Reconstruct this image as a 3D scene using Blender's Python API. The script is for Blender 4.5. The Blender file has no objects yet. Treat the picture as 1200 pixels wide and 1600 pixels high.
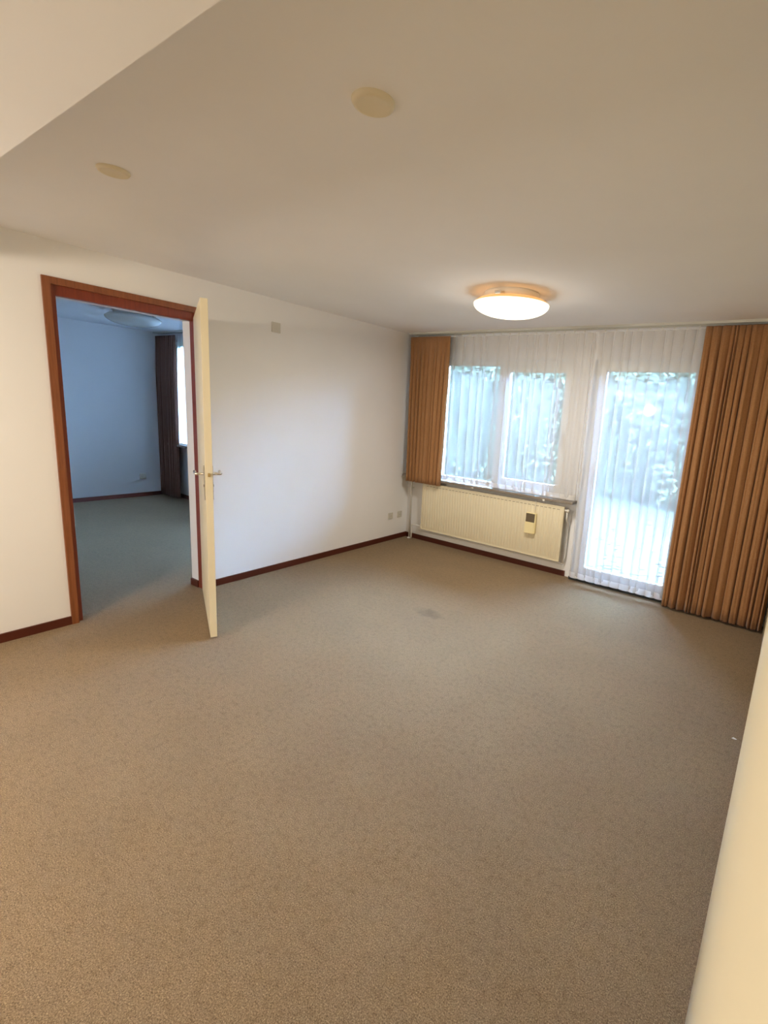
import bpy, bmesh, math, random
from mathutils import Vector, Matrix
random.seed(7)
SC = bpy.context.scene
COL = SC.collection

# ------------------------------------------------------------------ camera
cam_data = bpy.data.cameras.new('camera')
cam = bpy.data.objects.new('camera', cam_data)
COL.objects.link(cam)
R_ = Vector((.82440, .56198, .06748)); U_ = Vector((-.16306, .12164, .97909)); F_ = Vector((-.54201, .81816, -.19192))
rot = Matrix((R_, U_, -F_)).transposed().to_4x4()
cam.matrix_world = Matrix.Translation((3.7719, 0.0, 1.5746)) @ rot
cam_data.sensor_fit = 'AUTO'
cam_data.sensor_width = 36.0
cam_data.lens = 760.07 / 1600 * 36.0
cam_data.shift_x = -(712.47 - 600) / 1600
cam_data.shift_y = (790.97 - 800) / 1600
cam_data.clip_start = 0.004
SC.camera = cam

# ------------------------------------------------------------------ world, light, exposure
def lin(c):
    return tuple(((v / 12.92) if v <= .04045 else ((v + .055) / 1.055) ** 2.4) for v in c)
def rgb(r, g, b):
    return lin((r / 255, g / 255, b / 255)) + (1.0,)

world = bpy.data.worlds.new('overcast_sky'); SC.world = world
world.use_nodes = True
wn = world.node_tree.nodes; wl = world.node_tree.links
bg = wn['Background']
bg.inputs['Color'].default_value = (0.37, 0.61, 1.0, 1)
bg.inputs['Strength'].default_value = 85.0

def point_lamp(name, loc, energy, color, radius):
    l = bpy.data.lights.new(name, 'POINT'); l.energy = energy; l.color = color; l.shadow_soft_size = radius
    o = bpy.data.objects.new(name, l); o.location = loc; COL.objects.link(o); return o
# the hanging lamp burning behind the photographer, below the lowered ceiling
point_lamp('hall_lamp_light', (1.40, -.95, 1.84), 95, (1.0, .86, .68), .10)

SC.view_settings.view_transform = 'Standard'
SC.view_settings.look = 'None'
SC.view_settings.gamma = 1.0
SC.view_settings.exposure = 0.30
try:
    SC.view_settings.use_curve_mapping = False
except Exception:
    pass
SC.cycles.max_bounces = 10
SC.cycles.diffuse_bounces = 6
SC.cycles.transparent_max_bounces = 24
SC.cycles.transmission_bounces = 8
SC.cycles.sample_clamp_indirect = 6
SC.cycles.caustics_refractive = False
SC.cycles.caustics_reflective = False

# ------------------------------------------------------------------ measures
H = 2.40            # ceiling height
SOF_Z, SOF_Y = 2.147, .485
L = 4.594           # window wall, inner face
L2 = 3.74           # window wall of the other room
XF = -4.12          # far wall of the other room
YB = -2.6           # back wall
TW = .17            # thickness of the wall with the doorway
O1, O2, OZ = 1.196, 2.024, 2.100   # door opening

# ------------------------------------------------------------------ materials
def new_mat(name):
    m = bpy.data.materials.new(name); m.use_nodes = True
    nt = m.node_tree; b = nt.nodes['Principled BSDF']
    return m, nt, b
def tex_coord(nt, scale=(1, 1, 1)):
    tc = nt.nodes.new('ShaderNodeTexCoord'); mp = nt.nodes.new('ShaderNodeMapping')
    mp.inputs['Scale'].default_value = scale
    nt.links.new(tc.outputs['Object'], mp.inputs['Vector'])
    return mp.outputs['Vector']
def noise(nt, vec, scale, detail=2, rough=.5):
    n = nt.nodes.new('ShaderNodeTexNoise'); n.inputs['Scale'].default_value = scale
    n.inputs['Detail'].default_value = detail; n.inputs['Roughness'].default_value = rough
    nt.links.new(vec, n.inputs['Vector']); return n.outputs['Fac']
def ramp(nt, fac, stops):
    r = nt.nodes.new('ShaderNodeValToRGB')
    while len(r.color_ramp.elements) > 1: r.color_ramp.elements.remove(r.color_ramp.elements[-1])
    r.color_ramp.elements[0].position = stops[0][0]; r.color_ramp.elements[0].color = stops[0][1]
    for p, c in stops[1:]:
        e = r.color_ramp.elements.new(p); e.color = c
    nt.links.new(fac, r.inputs['Fac']); return r.outputs['Color']
def bump(nt, b, h, strength, dist=.002):
    bp = nt.nodes.new('ShaderNodeBump'); bp.inputs['Strength'].default_value = strength
    bp.inputs['Distance'].default_value = dist
    nt.links.new(h, bp.inputs['Height']); nt.links.new(bp.outputs['Normal'], b.inputs['Normal'])
def mixc(nt, a, b_, fac, mode='MULTIPLY'):
    m = nt.nodes.new('ShaderNodeMix'); m.data_type = 'RGBA'; m.blend_type = mode
    if isinstance(fac, float): m.inputs[0].default_value = fac
    else: nt.links.new(fac, m.inputs[0])
    for s, v in ((m.inputs[6], a), (m.inputs[7], b_)):
        if isinstance(v, tuple): s.default_value = v
        else: nt.links.new(v, s)
    return m.outputs[2]

def paint(name, col, rough=.85, nscale=60, bstr=.12, var=.03, spec=.3):
    m, nt, b = new_mat(name)
    v = tex_coord(nt)
    c1 = tuple(max(0, x * (1 - var)) for x in col[:3]) + (1,)
    c2 = tuple(min(1, x * (1 + var)) for x in col[:3]) + (1,)
    nt.links.new(ramp(nt, noise(nt, v, 2.2, 3), [(.3, c1), (.7, c2)]), b.inputs['Base Color'])
    b.inputs['Roughness'].default_value = rough
    b.inputs['Specular IOR Level'].default_value = spec
    if bstr: bump(nt, b, noise(nt, v, nscale, 3, .6), bstr, .001)
    return m
M = {}
M['wall'] = paint('wall_paint', rgb(240, 240, 241), .9, 90, .10, .012)
M['wall_smooth'] = paint('smooth_wall_paint', rgb(216, 208, 182), .9, 90, 0, .01)
M['ceiling'] = paint('ceiling_paint', rgb(243, 244, 248), .95, 120, .12, .012)
M['white'] = paint('white_gloss_paint', rgb(232, 230, 224), .35, 60, .0, .01, .5)
M['cream'] = paint('cream_door_paint', rgb(236, 226, 196), .38, 30, .03, .01, .5)
M['radiator'] = paint('radiator_enamel', rgb(226, 216, 188), .35, 60, 0, .01, .5)
M['plastic'] = paint('cream_plastic', rgb(240, 226, 176), .4, 60, 0, .01, .5)
M['plastic_grey'] = paint('grey_plastic', rgb(176, 174, 172), .5, 60, 0, .01, .4)
M['dark_plastic'] = paint('dark_brown_grille', rgb(104, 92, 74), .6, 200, .1, .05, .4)
M['socket'] = paint('socket_plastic', rgb(212, 209, 200), .45, 60, 0, .01, .5)
M['disc'] = paint('disc_plastic', rgb(232, 222, 196), .5, 60, 0, .01, .5)
M['rail'] = paint('rail_paint', rgb(205, 206, 200), .45, 60, 0, .01, .5)
M['base_brown'] = paint('dark_brown_skirting', rgb(82, 34, 20), .45, 40, .05, .08, .45)
M['black'] = paint('dark_threshold', rgb(38, 42, 44), .6, 40, .05, .05, .4)

def wood(name, dark, light, rough=.4):
    m, nt, b = new_mat(name)
    v = tex_coord(nt, (30, 30, 1.5))
    n = noise(nt, v, 3.0, 5, .6)
    nt.links.new(ramp(nt, n, [(.3, dark), (.7, light)]), b.inputs['Base Color'])
    b.inputs['Roughness'].default_value = rough
    bump(nt, b, n, .08, .001)
    return m
M['wood'] = wood('varnished_frame_wood', rgb(118, 66, 36), rgb(142, 84, 48))
M['wood_dark'] = wood('red_brown_rebate_wood', rgb(112, 42, 20), rgb(132, 56, 28))

def metal(name, col, rough=.25):
    m, nt, b = new_mat(name)
    b.inputs['Base Color'].default_value = col; b.inputs['Metallic'].default_value = 1.0
    v = tex_coord(nt, (1, 1, 60))
    nt.links.new(ramp(nt, noise(nt, v, 8, 2), [(.3, (rough * .8,) * 3 + (1,)), (.7, (rough * 1.2,) * 3 + (1,))]), b.inputs['Roughness'])
    return m
M['metal'] = metal('brushed_aluminium', (.62, .60, .56, 1), .32)
M['chrome'] = metal('chrome', (.8, .78, .74, 1), .15)
M['brass'] = metal('brass', (.72, .55, .28, 1), .28)

# sill stone
m, nt, b = new_mat('sill_stone'); v = tex_coord(nt)
nt.links.new(ramp(nt, noise(nt, v, 120, 3, .7), [(.3, rgb(118, 108, 98)), (.7, rgb(150, 140, 128))]), b.inputs['Base Color'])
b.inputs['Roughness'].default_value = .4; M['stone'] = m

# carpet: taupe cut pile with a felted mottling and a few worn stains
m, nt, b = new_mat('carpet'); v = tex_coord(nt)
n1 = noise(nt, v, 260, 3, .75); n2 = noise(nt, v, 38, 4, .65); n3 = noise(nt, v, 2.4, 3, .6)
fib = noise(nt, tex_coord(nt, (1, 1.6, 1)), 120, 5, .85)
base = ramp(nt, n1, [(.30, rgb(84, 68, 48)), (.5, rgb(138, 115, 86)), (.70, rgb(190, 164, 128))])
c = mixc(nt, base, ramp(nt, n2, [(.28, (.66, .63, .59, 1)), (.5, (.92, .92, .91, 1)), (.72, (1, 1, 1, 1))]), .75)
c = mixc(nt, c, ramp(nt, fib, [(.36, (.45, .42, .36, 1)), (.47, (1, 1, 1, 1))]), .75)
c = mixc(nt, c, ramp(nt, n3, [(.35, (.90, .90, .90, 1)), (.65, (1, 1, 1, 1))]), .8)
def stain(cx, cy, rx, ry, depth):
    global c
    geo = nt.nodes.new('ShaderNodeTexCoord'); mp = nt.nodes.new('ShaderNodeMapping')
    mp.inputs['Location'].default_value = (-cx / rx, -cy / ry, 0); mp.inputs['Scale'].default_value = (1 / rx, 1 / ry, 0)
    nt.links.new(geo.outputs['Object'], mp.inputs['Vector'])
    ln = nt.nodes.new('ShaderNodeVectorMath'); ln.operation = 'LENGTH'
    nt.links.new(mp.outputs['Vector'], ln.inputs[0])
    ad = nt.nodes.new('ShaderNodeMath'); ad.operation = 'MULTIPLY_ADD'
    nt.links.new(noise(nt, v, 9, 3), ad.inputs[0]); ad.inputs[1].default_value = 1.1
    nt.links.new(ln.outputs['Value'], ad.inputs[2])
    k = ramp(nt, ad.outputs[0], [(.55, (1 - depth,) * 3 + (1,)), (1.0, (1, 1, 1, 1))])
    c = mixc(nt, c, k, 1.0)
stain(1.66, 2.90, .36, .22, .30)
stain(1.05, 2.95, .40, .20, .07)
nt.links.new(c, b.inputs['Base Color'])
b.inputs['Roughness'].default_value = 1.0; b.inputs['Specular IOR Level'].default_value = .1
b.inputs['Sheen Weight'].default_value = .08; b.inputs['Sheen Roughness'].default_value = .6
bump(nt, b, n1, .6, .004); M['carpet'] = m

# woven brown curtain
def weave(name, dark, light, transl):
    m, nt, b = new_mat(name)
    v = tex_coord(nt, (1, 1, .35))
    n = noise(nt, v, 420, 3, .7); n2_ = noise(nt, tex_coord(nt, (1, 1, .02)), 40, 2)
    cc = ramp(nt, n, [(.3, dark), (.7, light)])
    cc = mixc(nt, cc, ramp(nt, n2_, [(.3, (.85, .85, .85, 1)), (.7, (1, 1, 1, 1))]), .6)
    nt.links.new(cc, b.inputs['Base Color']); b.inputs['Roughness'].default_value = .95
    b.inputs['Specular IOR Level'].default_value = .1
    b.inputs['Sheen Weight'].default_value = .2
    bump(nt, b, n, .3, .001)
    out = nt.nodes['Material Output']; tr = nt.nodes.new('ShaderNodeBsdfTranslucent'); nt.links.new(cc, tr.inputs['Color'])
    mx = nt.nodes.new('ShaderNodeMixShader'); mx.inputs[0].default_value = transl
    nt.links.new(b.outputs[0], mx.inputs[1]); nt.links.new(tr.outputs[0], mx.inputs[2]); nt.links.new(mx.outputs[0], out.inputs[0])
    return m
M['curtain'] = weave('brown_curtain_fabric', rgb(156, 110, 72), rgb(190, 143, 99), .10)
M['curtain_dark'] = weave('dark_brown_curtain_fabric', rgb(80, 52, 42), rgb(106, 72, 58), .04)

# sheer net: fine threads with open gaps; the steeper you look the denser it gets
def sheer(name, open_, transl):
    m = bpy.data.materials.new(name); m.use_nodes = True; nt = m.node_tree
    for n in list(nt.nodes): nt.nodes.remove(n)
    out = nt.nodes.new('ShaderNodeOutputMaterial')
    tp = nt.nodes.new('ShaderNodeBsdfTransparent'); tp.inputs['Color'].default_value = (1, 1, 1, 1)
    df = nt.nodes.new('ShaderNodeBsdfDiffuse'); df.inputs['Color'].default_value = rgb(236, 236, 236)
    tl = nt.nodes.new('ShaderNodeBsdfTranslucent'); tl.inputs['Color'].default_value = rgb(244, 238, 244)
    m1 = nt.nodes.new('ShaderNodeMixShader'); m1.inputs[0].default_value = transl
    nt.links.new(df.outputs[0], m1.inputs[1]); nt.links.new(tl.outputs[0], m1.inputs[2])
    lw = nt.nodes.new('ShaderNodeLayerWeight'); lw.inputs['Blend'].default_value = .35
    v = tex_coord(nt, (1, 1, 1))
    n = noise(nt, v, 500, 2)
    mr = nt.nodes.new('ShaderNodeMapRange'); mr.inputs[1].default_value = .25; mr.inputs[2].default_value = 1
    mr.inputs[3].default_value = 1 - open_; mr.inputs[4].default_value = .75
    nt.links.new(lw.outputs['Facing'], mr.inputs[0])
    ad = nt.nodes.new('ShaderNodeMath'); ad.operation = 'MULTIPLY_ADD'; ad.use_clamp = True
    nt.links.new(n, ad.inputs[0]); ad.inputs[1].default_value = .12; nt.links.new(mr.outputs[0], ad.inputs[2])
    m2 = nt.nodes.new('ShaderNodeMixShader'); nt.links.new(ad.outputs[0], m2.inputs[0])
    nt.links.new(tp.outputs[0], m2.inputs[1]); nt.links.new(m1.outputs[0], m2.inputs[2])
    nt.links.new(m2.outputs[0], out.inputs[0])
    return m
M['sheer'] = sheer('white_net', .68, .15)
M['sheer_hem'] = sheer('white_net_hem', .35, .13)
M['net_dense'] = sheer('dense_white_net', .15, .9)

# glass
m, nt, b = new_mat('window_glass')
out = nt.nodes['Material Output']; tp = nt.nodes.new('ShaderNodeBsdfTransparent'); tp.inputs['Color'].default_value = (.93, .98, .97, 1)
gl = nt.nodes.new('ShaderNodeBsdfGlossy'); gl.inputs['Roughness'].default_value = .02
fr = nt.nodes.new('ShaderNodeFresnel'); fr.inputs['IOR'].default_value = 1.45
mx = nt.nodes.new('ShaderNodeMixShader'); nt.links.new(fr.outputs[0], mx.inputs[0]); nt.links.new(tp.outputs[0], mx.inputs[1])
nt.links.new(gl.outputs[0], mx.inputs[2]); nt.links.new(mx.outputs[0], out.inputs[0]); M['glass'] = m

# opal lamp glass, lit and unlit
m, nt, b = new_mat('opal_glass_lit')
b.inputs['Base Color'].default_value = (.95, .9, .8, 1); b.inputs['Roughness'].default_value = .25
b.inputs['Emission Color'].default_value = (1.0, .90, .66, 1); b.inputs['Emission Strength'].default_value = 1.5
M['opal_lit'] = m
m, nt, b = new_mat('lamp_rim_lit')
b.inputs['Base Color'].default_value = rgb(250, 190, 120); b.inputs['Roughness'].default_value = .3
b.inputs['Emission Color'].default_value = (1.0, .58, .22, 1); b.inputs['Emission Strength'].default_value = .42
M['rim_lit'] = m
m, nt, b = new_mat('opal_glass_off')
b.inputs['Base Color'].default_value = rgb(205, 205, 200); b.inputs['Roughness'].default_value = .15
M['opal_off'] = m

# outdoors
def leafy(name, a, b_, sc):
    m, nt, b = new_mat(name); v = tex_coord(nt)
    nt.links.new(ramp(nt, noise(nt, v, sc, 4, .7), [(.3, a), (.7, b_)]), b.inputs['Base Color'])
    b.inputs['Roughness'].default_value = .7
    return m
M['lawn'] = leafy('lawn', rgb(32, 37, 26), rgb(44, 48, 34), 9)
M['paving'] = leafy('patio_paving', rgb(36, 37, 34), rgb(50, 50, 45), 6)
M['bounce_paving'] = leafy('pale_bounce_paving', rgb(190, 190, 184), rgb(214, 214, 206), 6)  # pale so the added ground reflects daylight upwards
M['hedge'] = leafy('hedge_leaves', rgb(31, 38, 24), rgb(50, 57, 34), 14)
M['fallen'] = leafy('fallen_leaves', rgb(44, 43, 32), rgb(60, 57, 40), 14)

# ------------------------------------------------------------------ mesh helpers
def obj(name, bm, mat, parent=None, smooth=False):
    me = bpy.data.meshes.new(name); bm.normal_update(); bm.to_mesh(me); bm.free()
    if isinstance(mat, (list, tuple)):
        for x in mat: me.materials.append(x)
    else: me.materials.append(mat)
    if smooth:
        for p in me.polygons: p.use_smooth = True
    o = bpy.data.objects.new(name, me); COL.objects.link(o)
    if parent: o.parent = parent
    return o
def bx(bm, x0, x1, y0, y1, z0, z1, bev=0, mi=0):
    g = bmesh.ops.create_cube(bm, size=1)
    for v_ in g['verts']:
        v_.co = Vector(((x0 + x1) / 2 + v_.co.x * (x1 - x0), (y0 + y1) / 2 + v_.co.y * (y1 - y0), (z0 + z1) / 2 + v_.co.z * (z1 - z0)))
    fs = set(f for v_ in g['verts'] for f in v_.link_faces)
    for f in fs: f.material_index = mi
    if bev:
        es = list(set(e for f in fs for e in f.edges))
        bmesh.ops.bevel(bm, geom=es, offset=bev, segments=2, affect='EDGES', profile=.7)
    return g['verts']
def box(name, d, mat, parent=None, bev=0):
    bm = bmesh.new(); bx(bm, *d, bev=bev); return obj(name, bm, mat, parent)
def boxes(name, ds, mat, parent=None, bev=0):
    bm = bmesh.new()
    for d in ds: bx(bm, *d, bev=bev)
    return obj(name, bm, mat, parent)
def tube(bm, pts, r, seg=14, cap=True):
    pts = [Vector(p) for p in pts]; rings = []
    for i, p in enumerate(pts):
        d = (pts[min(i + 1, len(pts) - 1)] - pts[max(i - 1, 0)]).normalized()
        a = d.orthogonal().normalized() if i == 0 else (prev - d * prev.dot(d)).normalized()
        prev = a; b_ = d.cross(a)
        rr = r[i] if isinstance(r, (list, tuple)) else r
        rings.append([bm.verts.new(p + (a * math.cos(t) + b_ * math.sin(t)) * rr) for t in [2 * math.pi * k / seg for k in range(seg)]])
    for q, w in zip(rings, rings[1:]):
        for k in range(seg): bm.faces.new((q[k], q[(k + 1) % seg], w[(k + 1) % seg], w[k]))
    if cap:
        bm.faces.new(rings[0][::-1]); bm.faces.new(rings[-1])
def bend(p0, p1, p2, r, n=6):
    p0, p1, p2 = Vector(p0), Vector(p1), Vector(p2)
    a = p1 + (p0 - p1).normalized() * r; c_ = p1 + (p2 - p1).normalized() * r
    return [tuple(((1 - t) ** 2) * a + 2 * t * (1 - t) * p1 + t * t * c_) for t in [i / n for i in range(n + 1)]]
def lathe(bm, prof, c_=(0, 0, 0), seg=64):
    rings = []
    for r, z in prof:
        if r < 1e-6: rings.append([bm.verts.new((c_[0], c_[1], c_[2] + z))])
        else: rings.append([bm.verts.new((c_[0] + r * math.cos(2 * math.pi * k / seg), c_[1] + r * math.sin(2 * math.pi * k / seg), c_[2] + z)) for k in range(seg)])
    for q, w in zip(rings, rings[1:]):
        for k in range(seg):
            a, b_ = q[k % len(q)], q[(k + 1) % len(q)]; c2, d = w[(k + 1) % len(w)], w[k % len(w)]
            f = [];
            for x in (a, b_, c2, d):
                if x not in f: f.append(x)
            if len(f) > 2: bm.faces.new(f)
def struct(o): o['kind'] = 'structure'; return o
def tag(o, label, cat, group=None):
    o['label'] = label; o['category'] = cat
    if group: o['group'] = group
    return o
def empty(name, loc, parent=None):
    o = bpy.data.objects.new(name, None); o.location = loc; o.empty_display_size = .1; COL.objects.link(o)
    if parent: o.parent = parent
    return o

# ------------------------------------------------------------------ shell
# floor: carpet over both rooms
bm = bmesh.new()
bx(bm, XF - .3, 4.2, YB - .2, L2, -.06, 0); bx(bm, -.15, 4.2, L2, L, -.06, 0)
bmesh.ops.remove_doubles(bm, verts=bm.verts, dist=1e-5)
struct(obj('floor', bm, M['carpet']))
# ceilings
bm = bmesh.new(); bx(bm, -.15, 4.2, SOF_Y - .1, L + .27, H, H + .12); bx(bm, XF - .3, -.15, YB - .2, L2 + .27, H, H + .12)
struct(obj('ceiling', bm, M['ceiling']))
o = struct(box('trim_1', (0, 4.2, YB, SOF_Y, SOF_Z, SOF_Z + .30), M['ceiling'])); o['label'] = 'lowered ceiling over the near end of the room'

# left wall with the doorway
struct(boxes('wall_left', [(-TW, -.0615, YB, O1 - .01, 0, H + .05), (-.0615, 0, YB, 1.127 + .02, 0, H + .05), (-TW, -.0615, O2, L + .27, 0, H + .05), (-.0615, 0, O2 + .02, L + .27, 0, H + .05),
    (-TW, -.0615, O1 - .01, O2, OZ, H + .05), (-.0615, 0, 1.127 + .02, O2 + .02, 2.165, H + .05)], M['wall']))
# back wall
struct(box('wall_back', (XF - .3, 4.2, YB - .15, YB, 0, H + .05), M['wall']))
# right wall, slightly bowed as plastered
prof = [(-2.6, 3.797), (1.25, 3.797), (1.40, 3.802), (1.58, 3.816), (1.80, 3.828), (2.08, 3.840), (2.36, 3.852), (2.80, 3.856), (3.6, 3.855), (4.53, 3.849), (L + .27, 3.849)]
bm = bmesh.new()
rows = []
for y, x in prof:
    rows.append([bm.verts.new(p) for p in ((x, y, 0), (x, y, H + .05), (4.2, y, H + .05), (4.2, y, 0))])
for a, b2 in zip(rows, rows[1:]):
    for k in range(4): bm.faces.new((a[k], b2[k], b2[(k + 1) % 4], a[(k + 1) % 4]))
bm.faces.new(rows[0]); bm.faces.new(rows[-1][::-1])
bmesh.ops.recalc_face_normals(bm, faces=bm.faces)
o = struct(obj('wall_right', bm, M['wall_smooth']))
for p in o.data.polygons: p.use_smooth = abs(p.normal.x) > .9
# window wall: openings for window (W) and garden door (G)
WX0, WX1, WZ0, WZ1 = .34, 2.00, .79, 2.13
GX0, GX1, GZ1 = 2.17, 3.14, 2.13
struct(boxes('wall_window', [(0, WX0, L, L + .27, 0, H + .05), (WX0, WX1, L, L + .27, 0, WZ0 - .025), (WX0, WX1, L, L + .27, WZ1, H + .05),
    (WX1, GX0, L, L + .27, 0, H + .05), (GX0, GX1, L, L + .27, GZ1, H + .05), (GX1, 4.2, L, L + .27, 0, H + .05)], M['wall']))
# other room
V0, V1, VZ0, VZ1 = -3.75, -1.85, .82, 2.28
struct(box('wall_far', (XF - .15, XF, YB, L2 + .27, 0, H + .05), M['wall']))
struct(boxes('wall_window_far', [(XF, V0, L2, L2 + .27, 0, H + .05), (V0, V1, L2, L2 + .27, 0, VZ0 - .025), (V0, V1, L2, L2 + .27, VZ1, H + .05), (V1, -1.75, L2, L2 + .27, 0, H + .05), (-1.75, -TW - .1, L2, L2 + .27, VZ1, H + .05), (-TW - .1, -TW, L2, L2 + .27, 0, H + .05)], M['wall']))

struct(box('bounce_wall_far', (XF, -TW, .60, .75, 0, H + .05), M['wall']))  # unseen partition set close in, added so bounced light brightens the other room
# baseboards
BH = .056
struct(boxes('baseboard_left', [(0, .013, YB, 1.127, 0, BH), (0, .013, 2.045, L, 0, BH)], M['base_brown']))
struct(boxes('baseboard_reveal', [(-TW, -.062, O2 - .013, O2, 0, BH)], M['base_brown']))
struct(boxes('baseboard_window', [(0, 2.11, L - .013, L, 0, BH)], M['base_brown']))
struct(boxes('baseboard_far', [(XF, XF + .013, YB, L2, 0, BH)], M['base_brown']))
struct(boxes('baseboard_window_far', [(XF, -TW, L2 - .013, L2, 0, BH)], M['base_brown']))

# ------------------------------------------------------------------ door_1 : wooden frame with open leaf
door = struct(empty('door_1', (0, O2, 0)))
def local(o, parent):
    o.parent = parent; o.matrix_parent_inverse = Matrix.Translation(-parent.location); return o
FO1, FO2, FOZ = 1.127, 2.048, 2.192
# left jamb: flat front face, then the rebate stepped back
fr = empty('door_frame', (0, O2, 0)); local(fr, door); fr.parent = door; fr.matrix_parent_inverse = Matrix.Translation((0, -O2, 0))
def pf(name, ds, mat, bev=.0015):
    bm = bmesh.new()
    for d in ds: bx(bm, *d, bev=bev)
    o = obj(name, bm, mat); o.parent = fr; o.matrix_parent_inverse = Matrix.Translation((0, -O2, 0)); return o
def prism(bm, poly, axis_pts):
    a = [bm.verts.new(p) for p in poly]; b_ = [bm.verts.new(Vector(p) + Vector(axis_pts)) for p in poly]
    n = len(poly)
    for i in range(n): bm.faces.new((a[i], a[(i + 1) % n], b_[(i + 1) % n], b_[i]))
    bm.faces.new(a[::-1]); bm.faces.new(b_); bmesh.ops.recalc_face_normals(bm, faces=bm.faces)
fw_, dp = .040, .016
# front architrave, mitred
bm = bmesh.new(); prism(bm, [(-.005, FO1, 0), (-.005, FO1 + fw_, 0), (-.005, FO1 + fw_, FOZ - fw_), (-.005, FO1, FOZ)], (dp + .005, 0, 0)); o = obj('jamb', bm, M['wood']); o.parent = fr; o.matrix_parent_inverse = Matrix.Translation((0, -O2, 0))
bm = bmesh.new(); prism(bm, [(-.005, FO2 - .020, 0), (-.005, FO2, 0), (-.005, FO2, FOZ), (-.005, FO2 - .020, FOZ - fw_)], (dp + .005, 0, 0)); o = obj('jamb', bm, M['wood']); o.parent = fr; o.matrix_parent_inverse = Matrix.Translation((0, -O2, 0))
bm = bmesh.new(); prism(bm, [(-.005, FO1, FOZ), (-.005, FO1 + fw_, FOZ - fw_), (-.005, FO2 - .020, FOZ - fw_), (-.005, FO2, FOZ)], (dp + .005, 0, 0)); o = obj('head', bm, M['wood']); o.parent = fr; o.matrix_parent_inverse = Matrix.Translation((0, -O2, 0))
# rebates behind
pf('rebate', [(-.062, -.012, FO1 + fw_ - .004, O1, 0, OZ)], M['wood_dark'])
pf('rebate', [(-.062, .004, O2 - .004, O2 + .028, 0, OZ)], M['wood_dark'])
pf('rebate', [(-.062, -.012, FO1 + fw_ - .004, O2 + .028, OZ - .006, FOZ - fw_ + .004)], M['wood_dark'])
# leaf
ang = math.radians(-25.8)
leaf_l, leaf_t, leaf_h = .93, .040, 2.112
bm = bmesh.new(); bx(bm, 0, leaf_l, 0, leaf_t, .012, leaf_h, bev=.002)
leaf = obj('door_leaf', bm, M['cream'])
leaf.location = (.022, 2.004, 0); leaf.rotation_euler = (0, 0, ang)
leaf.parent = door; leaf.matrix_parent_inverse = Matrix.Translation((0, -O2, 0))
def handle(side):
    # side -1: face y=0 ; +1: face y=leaf_t
    y0 = 0 if side < 0 else leaf_t
    hx, hz = leaf_l - .062, 1.085
    bm = bmesh.new(); bx(bm, hx - .019, hx + .019, min(y0, y0 + side * .006), max(y0, y0 + side * .006), hz - .165, hz + .050, bev=.0025)
    k = obj('key_plate', bm, M['metal'], leaf); k['label'] = 'long narrow metal key plate'
    bm = bmesh.new()
    yn = y0 + side * .052
    path = [(hx, y0 + side * .004, hz), (hx, y0 + side * .035, hz)] + bend((hx, y0, hz), (hx, yn, hz), (hx - .1, yn, hz), .014) + [(hx - .06, yn, hz), (hx - .118, yn, hz - .001)]
    tube(bm, path, .0085, 14)
    o = obj('door_handle', bm, M['chrome'], leaf, smooth=True); o['label'] = 'straight metal lever handle'
    bm = bmesh.new(); tube(bm, [(hx, y0 + side * .005, hz - .075), (hx, y0 + side * .0085, hz - .075)], .008, 16)
    obj('keyhole', bm, M['dark_plastic'], leaf)
handle(-1); handle(1)
bm = bmesh.new(); bx(bm, leaf_l - .0005, leaf_l + .0015, .010, .030, 1.00, 1.15, bev=.0005); o = obj('latch_plate', bm, M['cream'], leaf)
bm = bmesh.new(); bx(bm, leaf_l + .0015, leaf_l + .010, .013, .027, 1.075, 1.098, bev=.002); obj('latch', bm, M['brass'], leaf)


# ------------------------------------------------------------------ windows
def frame_rect(bm, x0, x1, z0, z1, w, y0, y1, wb=None, bev=.003):
    wb = wb or w
    bx(bm, x0, x0 + w, y0, y1, z0, z1, bev); bx(bm, x1 - w, x1, y0, y1, z0, z1, bev)
    bx(bm, x0 + w, x1 - w, y0, y1, z1 - w, z1, bev); bx(bm, x0 + w, x1 - w, y0, y1, z0, z0 + wb, bev)
win = struct(empty('window_1', (0, 0, 0)))
bm = bmesh.new(); frame_rect(bm, WX0, WX1, WZ0, WZ1, .06, L + .06, L + .13, wb=.03); bx(bm, 1.13, 1.20, L + .06, L + .13, WZ0 + .03, WZ1 - .06, .003)
obj('window_frame', bm, M['white'], win)
bm = bmesh.new(); frame_rect(bm, 1.195, 1.945, WZ0 + .03, WZ1 - .055, .068, L + .045, L + .10, wb=.075)
sash = obj('sash', bm, M['white'], win)
box('pane', (WX0 + .05, 1.14, L + .092, L + .097, WZ0 + .02, WZ1 - .05), M['glass'], win)
box('pane', (1.25, 1.89, L + .070, L + .075, WZ0 + .09, WZ1 - .11), M['glass'], sash)
box('window_stay', (1.90, 1.925, L + .03, L + .046, 1.30, 1.42), M['metal'], sash, bev=.003)
# sill
bm = bmesh.new(); bx(bm, .02, 2.160, L - .145, L + .06, .765, .790, bev=.004)
o = obj('window_sill', bm, M['stone'], win); o['label'] = 'grey-brown stone window sill'
for x in (1.02, 1.86): box('sill_clip', (x - .012, x + .012, L - .147, L - .140, .758, .772), M['white'], win, bev=.002)

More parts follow.
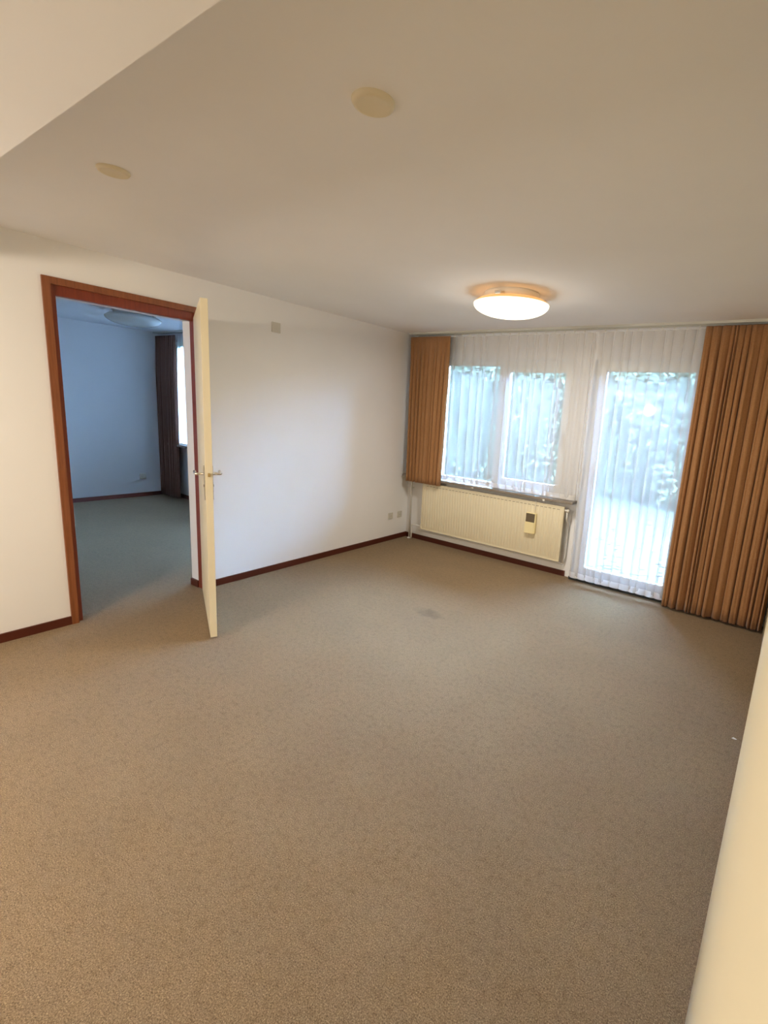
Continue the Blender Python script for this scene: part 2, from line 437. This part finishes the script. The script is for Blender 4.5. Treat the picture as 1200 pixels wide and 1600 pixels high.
gd = struct(empty('door_2', (0, 0, 0)))
bm = bmesh.new(); bx(bm, GX0, GX0 + .055, L + .06, L + .13, 0, GZ1, .003); bx(bm, GX1 - .055, GX1, L + .06, L + .13, 0, GZ1, .003); bx(bm, GX0 + .055, GX1 - .055, L + .06, L + .13, GZ1 - .05, GZ1, .003)
obj('door_frame', bm, M['white'], gd)
bm = bmesh.new(); frame_rect(bm, GX0 + .05, GX1 - .05, .03, GZ1 - .045, .058, L + .045, L + .10, wb=.09)
gl_ = obj('door_leaf', bm, M['white'], gd)
box('pane', (GX0 + .10, GX1 - .10, L + .07, L + .075, .11, GZ1 - .10), M['glass'], gl_)
bm = bmesh.new(); bx(bm, GX0 + .065, GX0 + .090, L + .038, L + .046, .93, 1.12, .002); tube(bm, [(GX0 + .078, L + .042, 1.06), (GX0 + .078, L + .005, 1.06), (GX0 + .16, L + .003, 1.06)], .008)
obj('door_handle', bm, M['metal'], gl_, smooth=False)
o = box('threshold', (GX0, GX1, L - .055, L + .14, 0, .030), M['black'], gd, bev=.004); o['label'] = 'dark threshold strip'

# other room window
w2 = struct(empty('window_2', (0, 0, 0)))
bm = bmesh.new(); frame_rect(bm, V0, V1, VZ0, VZ1, .06, L2 + .06, L2 + .13); bx(bm, -2.80, -2.73, L2 + .06, L2 + .13, VZ0 + .06, VZ1 - .06, .003)
obj('window_frame', bm, M['white'], w2)
box('pane', (V0 + .05, -2.79, L2 + .09, L2 + .095, VZ0 + .05, VZ1 - .05), M['glass'], w2)
box('pane', (-2.74, V1 - .05, L2 + .09, L2 + .095, VZ0 + .05, VZ1 - .05), M['glass'], w2)
o = box('window_sill', (V0 - .1, V1 + .1, L2 - .12, L2 + .06, VZ0 - .03, VZ0), M['stone'], w2, bev=.004)

d3 = struct(empty('added_glazing', (0, 0, 0)))  # unseen glazed opening, added to let more daylight into the other room
bm = bmesh.new(); frame_rect(bm, -1.75, -TW - .1, .0, VZ1, .07, L2 + .06, L2 + .12, wb=.10); obj('door_frame', bm, M['white'], d3)
box('pane', (-1.70, -TW - .15, L2 + .085, L2 + .09, .08, VZ1 - .05), M['glass'], d3)
# ------------------------------------------------------------------ curtains
def fabric(name, xt0, xt1, xb0, xb1, z0, z1, y, folds, amp, back, mat, parent=None, seed=1, thick=0.0, header=.07, head_k=.25, nz=22, per=16, hem_wave=0.0, uneven=.35, y_fn=None, groove=False):
    rnd = random.Random(seed)
    w = [1 + uneven * (rnd.random() * 2 - 1) for _ in range(folds)]
    tot = sum(w); edges = [0]
    for q in w: edges.append(edges[-1] + q / tot)
    am = [1 + .35 * (rnd.random() * 2 - 1) for _ in range(folds + 1)]
    ph = [rnd.random() * 6.28 for _ in range(folds)]
    bm = bmesh.new(); grid = []
    for j in range(nz + 1):
        t = j / nz; t = t if t < .5 else t
        z = z1 + (z0 - z1) * t
        d = z1 - z
        g = head_k + (1 - head_k) * min(1, max(0, (d - header) / .45)) ** .7 if d > header else head_k
        row = []
        for i in range(folds):
            for k in range(per + (1 if i == folds - 1 else 0)):
                s = k / per; u = edges[i] + (edges[i + 1] - edges[i]) * s
                fwid = (edges[i + 1] - edges[i])
                aa = am[i] * (1 - s) + am[i + 1] * s
                uu = u - back * g * fwid * math.sin(2 * math.pi * s) * (.8 + .2 * aa)
                sway = .012 * math.sin(3.1 * t + ph[i]) * fwid * g * 4 * math.sin(math.pi * s)
                X0 = xt0 + (xb0 - xt0) * t; X1 = xt1 + (xb1 - xt1) * t
                x = X0 + (X1 - X0) * (uu + sway)
                yy = y + amp * g * aa * math.cos(2 * math.pi * s)
                if groove:
                    q = abs(math.sin(math.pi * s))
                    yy = y + amp * g * (1 - 2 * q ** .55) * (am[i] if s < .5 else am[i + 1]) + amp * .22 * g * math.sin(2 * math.pi * (s * 1.5 + ph[i]))* q
                zz = z
                if j == nz: zz += hem_wave * (rnd.random() - .5)
                row.append(bm.verts.new((x, yy, zz)))
        grid.append(row)
    for a, b_ in zip(grid, grid[1:]):
        for k in range(len(a) - 1): bm.faces.new((a[k], b_[k], b_[k + 1], a[k + 1]))
    o = obj(name, bm, mat, parent, smooth=True)
    if thick:
        sm = o.modifiers.new('thickness', 'SOLIDIFY'); sm.thickness = thick; sm.offset = 0
    return o

YC, YS = L - .165, L - .088
# right brown curtain
cr = fabric('curtain', 3.088, 3.842, 3.078, 3.838, .022, 2.362, YC, 15, .030, .10, M['curtain'], seed=12, thick=.002, header=.07, head_k=.22, hem_wave=.004, uneven=.62, groove=True)
tag(cr, 'long brown floor-length curtain right of the garden door by the cream wall', 'curtain')
fabric('hem', 3.078, 3.838, 3.078, 3.838, .020, .026, YC, 15, .030, .10, M['curtain_dark'], cr, seed=12, thick=.003, header=0, head_k=1, nz=1, uneven=.62, groove=True)
cl = fabric('curtain', .078, .622, .100, .592, .728, 2.352, YC, 11, .020, .08, M['curtain'], seed=5, thick=.002, header=.09, head_k=.06, hem_wave=.004, uneven=.55, groove=True)
tag(cl, 'short brown curtain at the left end of the window above the white radiator', 'curtain')
fabric('heading_tape', .085, .615, .085, .615, 2.28, 2.35, YC + .012, 10, .003, 0, M['curtain_dark'], cl, seed=5, nz=2)
fabric('heading_tape', 3.10, 3.83, 3.10, 3.83, 2.28, 2.35, YC + .014, 12, .003, 0, M['curtain_dark'], cr, seed=5, nz=2)

s1 = fabric('sheer_curtain', .56, 2.150, .57, 2.150, .800, 2.355, YS, 17, .022, .36, M['sheer'], seed=21, header=.04, head_k=.20, uneven=.5, nz=16)
tag(s1, 'white net curtain hanging over the window sill above the radiator', 'curtain')
s2 = fabric('sheer_curtain', 2.172, 3.090, 2.200, 3.070, .042, 2.355, YS - .004, 11, .024, .36, M['sheer'], seed=33, header=.04, head_k=.20, uneven=.25, nz=16)
tag(s2, 'floor-length white net curtain in front of the garden door', 'curtain')
# hems: doubled net with a stitched edge
fabric('hem', .57, 2.150, .57, 2.150, .800, .850, YS - .001, 17, .022, .36, M['sheer_hem'], s1, seed=21, header=0, head_k=1, uneven=.5, nz=1)
fabric('hem', 2.200, 3.070, 2.200, 3.070, .042, .100, YS - .005, 11, .024, .36, M['sheer_hem'], s2, seed=33, header=0, head_k=1, uneven=.25, nz=1)

# rails
rail = empty('curtain_rail', (1.95, L - .12, H)); tag(rail, 'white double curtain rail fixed to the ceiling along the window wall', 'curtain rail')
def local_box(name, d, mat, parent, bev=0):
    px_, py_, pz_ = parent.location
    return box(name, (d[0] - px_, d[1] - px_, d[2] - py_, d[3] - py_, d[4] - pz_, d[5] - pz_), mat, parent, bev)
for y in (YC, YS):
    bm = bmesh.new(); lx, ly, lz = rail.location
    for d in ((.06, 3.845, y - .010, y + .010, H - .004, H), (.06, 3.845, y - .010, y - .0085, H - .018, H - .004), (.06, 3.845, y + .0085, y + .010, H - .018, H - .004),
              (.06, 3.845, y - .010, y - .004, H - .020, H - .018), (.06, 3.845, y + .004, y + .010, H - .020, H - .018)):
        bx(bm, d[0] - lx, d[1] - lx, d[2] - ly, d[3] - ly, d[4] - lz, d[5] - lz)
    obj('track', bm, M['rail'], rail)
for i in range(26):
    x = .62 + i * .0965
    if 2.14 < x < 2.18: continue
    local_box('glider', (x - .004, x + .004, YS - .004, YS + .004, H - .042, H - .016), M['white'], rail)

# other room curtain + net
c2 = fabric('curtain', -4.075, -3.52, -4.085, -3.58, .02, 2.345, L2 - .11, 11, .028, .15, M['curtain_dark'], seed=8, thick=.002, header=.09, head_k=.3, uneven=.4)
tag(c2, 'dark brown floor-length curtain in the room beyond the open door', 'curtain')
s3 = fabric('sheer_curtain', -3.56, -1.80, -3.60, -1.80, VZ0 + .02, 2.36, L2 - .06, 20, .018, .2, M['net_dense'], seed=9, header=.05, head_k=.35, uneven=.4, nz=8, per=10)
tag(s3, 'white net curtain in the room beyond the open door', 'curtain')
s4 = fabric('sheer_curtain', -1.78, -.34, -1.78, -.34, .03, 2.36, L2 - .06, 14, .018, .2, M['net_dense'], seed=19, header=.05, head_k=.35, uneven=.4, nz=8, per=10)  # unseen net over the added opening, there to scatter daylight sideways
tag(s4, 'unseen floor-length white net added to spread daylight in the room beyond', 'curtain')
r2 = box('curtain_rail', (-4.1, -.5, L2 - .13, L2 - .05, H - .02, H), M['rail']); tag(r2, 'white curtain rail in the room beyond the open door', 'curtain rail')

# ------------------------------------------------------------------ radiators
def radiator(name, x0, x1, z0, z1, yf, yb, label, ribs):
    root = empty(name, (x0, yb, 0)); tag(root, label, 'radiator')
    ox, oy = x0, yb
    bm = bmesh.new()
    # ribbed front panel pressed from sheet
    n = ribs; per = 8; pts = []
    for i in range(n * per + 1):
        s = (i % per) / per; x = x0 + .012 + (x1 - x0 - .024) * i / (n * per)
        dpt = .0055 * (1 - (max(0, math.cos(2 * math.pi * s)) ** 3))
        pts.append((x, dpt))
    zs = [z0, z0 + .022, z0 + .040, z1 - .050, z1 - .034, z1]
    ks = [0, 0, 1, 1, 0, 0]
    grid = []
    for z, k in zip(zs, ks):
        grid.append([bm.verts.new((x - ox, yf + .006 - d * k - oy, z)) for x, d in pts])
    for a, b_ in zip(grid, grid[1:]):
        for i in range(len(a) - 1): bm.faces.new((a[i], a[i + 1], b_[i + 1], b_[i]))
    obj('panel', bm, M['radiator'], root, smooth=True)
    bm = bmesh.new()
    bx(bm, x0 - ox, x0 + .013 - ox, yf + .001 - oy, yf + .026 - oy, z0, z1, .003); bx(bm, x1 - .013 - ox, x1 - ox, yf + .001 - oy, yf + .026 - oy, z0, z1, .003)
    bx(bm, x0 - ox, x1 - ox, yf + .003 - oy, yf + .026 - oy, z0 - .006, z0 + .004, .002); bx(bm, x0 - ox, x1 - ox, yf + .003 - oy, yf + .026 - oy, z1 - .004, z1 + .006, .002)
    bx(bm, x0 + .01 - ox, x1 - .01 - ox, yf + .020 - oy, yf + .026 - oy, z0, z1)
    obj('casing', bm, M['radiator'], root)
    # thin stitched seam groove under the top edge
    bm = bmesh.new(); k = 0; x = x0 + .06
    while x < x1 - .05:
        bx(bm, x - ox, x + .030 - ox, yf + .0040 - oy, yf + .0062 - oy, z1 - .030, z1 - .026); x += .045
    obj('vent_slots', bm, M['dark_plastic'], root)
    for x in (x0 + .25, x1 - .25):
        bm = bmesh.new(); bx(bm, x - .02 - ox, x + .02 - ox, yf + .026 - oy, 0, z0 + .08, z1 - .08, .002)
        obj('bracket', bm, M['radiator'], root)
    return root
rd = radiator('radiator', .318, 2.075, .172, .722, L - .120, L, 'long white ribbed panel radiator under the window sill', 50)
ox, oy = .318, L
def T(pts): return [(x - ox, y - oy, z) for x, y, z in pts]
# valve and pipe at the right end
bm = bmesh.new(); tube(bm, T([(2.075, L - .098, .690), (2.100, L - .098, .690)]), .011); tube(bm, T([(2.098, L - .098, .690), (2.118, L - .098, .690)]), .017)
obj('valve', bm, M['white'], rd, True)
bm = bmesh.new(); tube(bm, T([(2.101, L - .098, .690), (2.101, L - .096, .60), (2.103, L - .030, .55), (2.103, L - .030, .20), (2.09, L - .03, .135)]), .0075)
obj('pipe', bm, M['white'], rd, True)
bm = bmesh.new(); tube(bm, T([(2.09, L - .030, .128), (1.2, L - .030, .124), (.23, L - .030, .120)]), .0085)
obj('pipe', bm, M['white'], rd, True)
bm = bmesh.new(); tube(bm, T([(.300, L - .085, .200), (.322, L - .098, .200)]), .016); tube(bm, T([(.285, L - .080, .200), (.305, L - .085, .200)]), .011)
obj('valve', bm, M['white'], rd, True)
bm = bmesh.new(); tube(bm, T([(.290, L - .080, .190)] + bend((.290, L - .08, .19), (.15, L - .075, .188), (.15, L - .075, 0), .03) + [(.15, L - .075, .1), (.15, L - .075, .002)]), .0085)
obj('pipe', bm, M['white'], rd, True)
# riser pipes in the corner
pp = empty('heating_pipe', (.10, L - .05, 0)); tag(pp, 'thin white vertical heating pipe in the corner by the radiator', 'pipe')
bm = bmesh.new(); tube(bm, [(0, 0, .002), (0, 0, 1.2), (0, 0, 2.38)], .012, 16); obj('pipe', bm, M['white'], pp, True)
bm = bmesh.new(); lathe(bm, [(.010, .012), (.022, .010), (.024, .002), (.024, 0)], seg=24); obj('collar', bm, M['white'], pp, True)
for z in (.62, 1.3, 2.0):
    bm = bmesh.new(); tube(bm, [(0, 0, z), (0, 0, z + .018)], .0125, 16); bx(bm, -.003, .003, 0, .05, z + .003, z + .015)
    obj('clamp', bm, M['white'], pp)

# radiator of other room
r_b = radiator('radiator', -3.34, -1.95, .12, .70, L2 - .075, L2, 'white ribbed radiator in the room beyond the open door', 40)

# small humidifier box hung on the radiator
hx0, hx1 = 1.690, 1.800
hb = empty('radiator_box', (1.745, L - .128, .42)); tag(hb, 'small cream box with a dark upper half hanging on the radiator front', 'box')
ry = L - .126
def hbx(name, d, mat, bev=.003): return local_box(name, d, mat, hb, bev)
hbx('body', (hx0, hx1, ry - .026, ry - .001, .408, .615), M['plastic'], .004)
hbx('front_panel', (hx0 + .002, hx1 - .012, ry - .0285, ry - .025, .520, .608), M['dark_plastic'], .001)['label'] = 'dark brown upper panel'
hbx('cover', (hx0 - .002, hx1 - .010, ry - .034, ry - .024, .404, .516), M['plastic'], .003)
bm = bmesh.new(); c0 = Vector((1.745, L - .128, .42))
tube(bm, [Vector(p) - c0 for p in [(1.775, ry - .006, .612), (1.775, ry - .005, .735), (1.775, ry + .010, .742), (1.775, ry + .028, .735), (1.775, ry + .028, .70)]], .0022, 8)
obj('hook', bm, M['white'], hb, True)

# ------------------------------------------------------------------ ceiling lamps and blanking discs
def ceiling_lamp(loc, lit, label):
    root = empty('ceiling_lamp', loc); tag(root, label, 'lamp')
    bm = bmesh.new(); lathe(bm, [(0, 0), (.19, 0), (.195, -.012), (.19, -.045), (.0, -.045)]); obj('base', bm, M['white'], root, True)
    bm = bmesh.new(); lathe(bm, [(.185, -.040), (.236, -.052), (.262, -.070), (.264, -.075)]); obj('rim', bm, M['rim_lit'] if lit else M['opal_off'], root, True)
    bm = bmesh.new(); pr = []
    for i in range(17):
        a = i / 16 * math.pi / 2
        pr.append((.264 * math.cos(a) ** .85 if i < 16 else 0, -.075 - .082 * math.sin(a)))
    lathe(bm, pr); obj('shade', bm, M['opal_lit'] if lit else M['opal_off'], root, True)
    for k in range(3):
        a = 2.1 * k + .6 ; cx_, cy_ = .225 * math.cos(a), .225 * math.sin(a)
        bm = bmesh.new(); bx(bm, cx_ - .020, cx_ + .020, cy_ - .012, cy_ + .012, -.052, -.030, .004)
        obj('clip', bm, M['chrome'], root)
    return root
lm = ceiling_lamp((2.015, 3.175, H), True, 'glowing round ceiling lamp near the window')
lla = bpy.data.lights.new('ceiling_lamp_light', 'AREA'); lla.shape = 'DISK'; lla.size = .34; lla.energy = 23; lla.color = (1.0, .93, .82)
llo = bpy.data.objects.new('ceiling_lamp_light', lla); llo.location = (2.015, 3.175, 2.238); COL.objects.link(llo)
point_lamp('ceiling_lamp_glow', (2.015, 3.175, 2.04), 4.0, (1.0, .93, .84), .16)
ceiling_lamp((-2.35, 2.62, H), False, 'unlit round ceiling lamp in the room beyond the open door')
def disc(loc, r, h, label):
    bm = bmesh.new(); lathe(bm, [(r, 0), (r * 1.0, -h * .35), (r * .93, -h * .8), (r * .80, -h), (r * .74, -h * .92), (0, -h * .97)], seg=48)
    o = obj('ceiling_disc', bm, M['disc'], None, True); o.location = loc
    tag(o, label, 'ceiling cover'); return o
disc((2.668, 1.112, H), .060, .014, 'larger round cream cover on the ceiling, nearer the middle of the room')
disc((1.437, .957, H), .056, .012, 'round cream cover on the ceiling further left, towards the doorway wall')

# ------------------------------------------------------------------ sockets and plates
def socket(y, z, x, label, n=1, s=.075):
    root = empty('wall_socket', (x, y, z)); tag(root, label, 'socket')
    bm = bmesh.new(); bx(bm, 0, .011, -s / 2, s / 2, -s / 2 * n, s / 2 * n, .003); obj('plate', bm, M['socket'], root)
    for k in range(n):
        zc = (k - (n - 1) / 2) * s
        bm = bmesh.new()
        tube(bm, [(.0105, 0, zc), (.0125, 0, zc)], [.0235, .0215], 28)
        obj('rim', bm, M['socket'], root)
        bm = bmesh.new(); tube(bm, [(.0126, 0, zc), (.0130, 0, zc)], .019, 24)
        obj('well', bm, M['socket'], root)
        for dy in (-.0095, .0095):
            bm = bmesh.new(); tube(bm, [(.0130, dy, zc), (.0134, dy, zc)], .0028, 10); obj('hole', bm, M['black'], root)
    return root
socket(4.290, .297, 0, 'pale wall socket low on the white wall, further from the corner')
socket(4.452, .297, 0, 'pale wall socket low on the white wall, beside the corner pipe')
socket(3.38, .300, XF, 'wall socket low on the blue-lit wall in the room beyond the open door', 1, .085)
bm = bmesh.new(); bx(bm, 0, .008, -.042, .042, -.042, .042, .003)
o = obj('blank_plate', bm, M['socket']); o.location = (0, 2.722, 2.168); tag(o, 'small grey blank plate high on the white wall right of the door', 'cover plate')
bm = bmesh.new()
vs = [bm.verts.new(p) for p in ((-.012, -.004, .001), (.008, -.007, .003), (.013, .003, .001), (-.004, .007, .004))]
vt = [bm.verts.new(v_.co + Vector((0, 0, .0015))) for v_ in vs]
bm.faces.new(vs[::-1]); bm.faces.new(vt)
for k in range(4): bm.faces.new((vs[k], vs[(k + 1) % 4], vt[(k + 1) % 4], vt[k]))
o = obj('paper_scrap', bm, M['white']); o.location = (3.79, 2.737, 0); tag(o, 'tiny white scrap on the carpet near the right wall', 'scrap')

# ------------------------------------------------------------------ garden
struct(box('patio', (-6, 7, L + .14, L + 3.0, -.16, -.10), M['paving']))
struct(box('lawn', (-14, 16, L + 3.0, L + 16, -.20, -.11), M['lawn']))
struct(box('bounce_paving', (-9, -.15, L2 + .28, L + .135, -.16, -.10), M['bounce_paving']))  # unseen pale ground added to bounce daylight up into the other room
struct(box('lawn', (-14, -6.05, L + .14, L + 3.0, -.20, -.11), M['lawn']))
def leaves(name, n, fn, mat, size, label, cat):
    rnd = random.Random(name); vsl = []; fsl = []
    for i in range(n):
        c_ = Vector(fn(rnd)); s = size * (.6 + .8 * rnd.random())
        a = Vector((rnd.gauss(0, 1), rnd.gauss(0, 1), rnd.gauss(0, 1))).normalized(); b_ = a.orthogonal().normalized()
        b_ = Matrix.Rotation(rnd.random() * 6.28, 3, a) @ b_
        if name == 'fallen_leaves': a = Vector((math.cos(i), math.sin(i), .15 * rnd.random())).normalized(); b_ = Vector((-math.sin(i), math.cos(i), .2 * rnd.random())).normalized()
        k = len(vsl); vsl += [c_ - a * s, c_ + b_ * s * .45, c_ + a * s, c_ - b_ * s * .45]; fsl.append((k, k + 1, k + 2, k + 3))
    me = bpy.data.meshes.new(name); me.from_pydata([tuple(v_) for v_ in vsl], [], fsl); me.materials.append(mat)
    o = bpy.data.objects.new(name, me); COL.objects.link(o); tag(o, label, cat); o['kind'] = 'stuff'; return o
def hf(rnd):
    x = -9 + 21 * rnd.random(); z = rnd.random() ** .9 * (3.05 + .18 * math.sin(x * 1.3) + .1 * math.sin(x * 3.1)); 
    return (x, L + 6.0 + .35 * math.sin(x * 2.2 + z) + .45 * rnd.random(), z - .1)
leaves('garden_hedge', 26000, hf, M['hedge'], .085, 'tall leafy green hedge behind the garden, seen through the nets', 'hedge')
leaves('fallen_leaves', 2600, lambda r: (-3 + 9 * r.random(), L + .5 + 5 * r.random(), -.092), M['fallen'], .05, 'pale fallen leaves on the patio outside the garden door', 'leaves')
bm = bmesh.new(); bx(bm, -9.2, 12.2, L + 6.55, L + 6.8, -.1, 2.8); o = obj('wall_garden', bm, M['hedge']); struct(o)
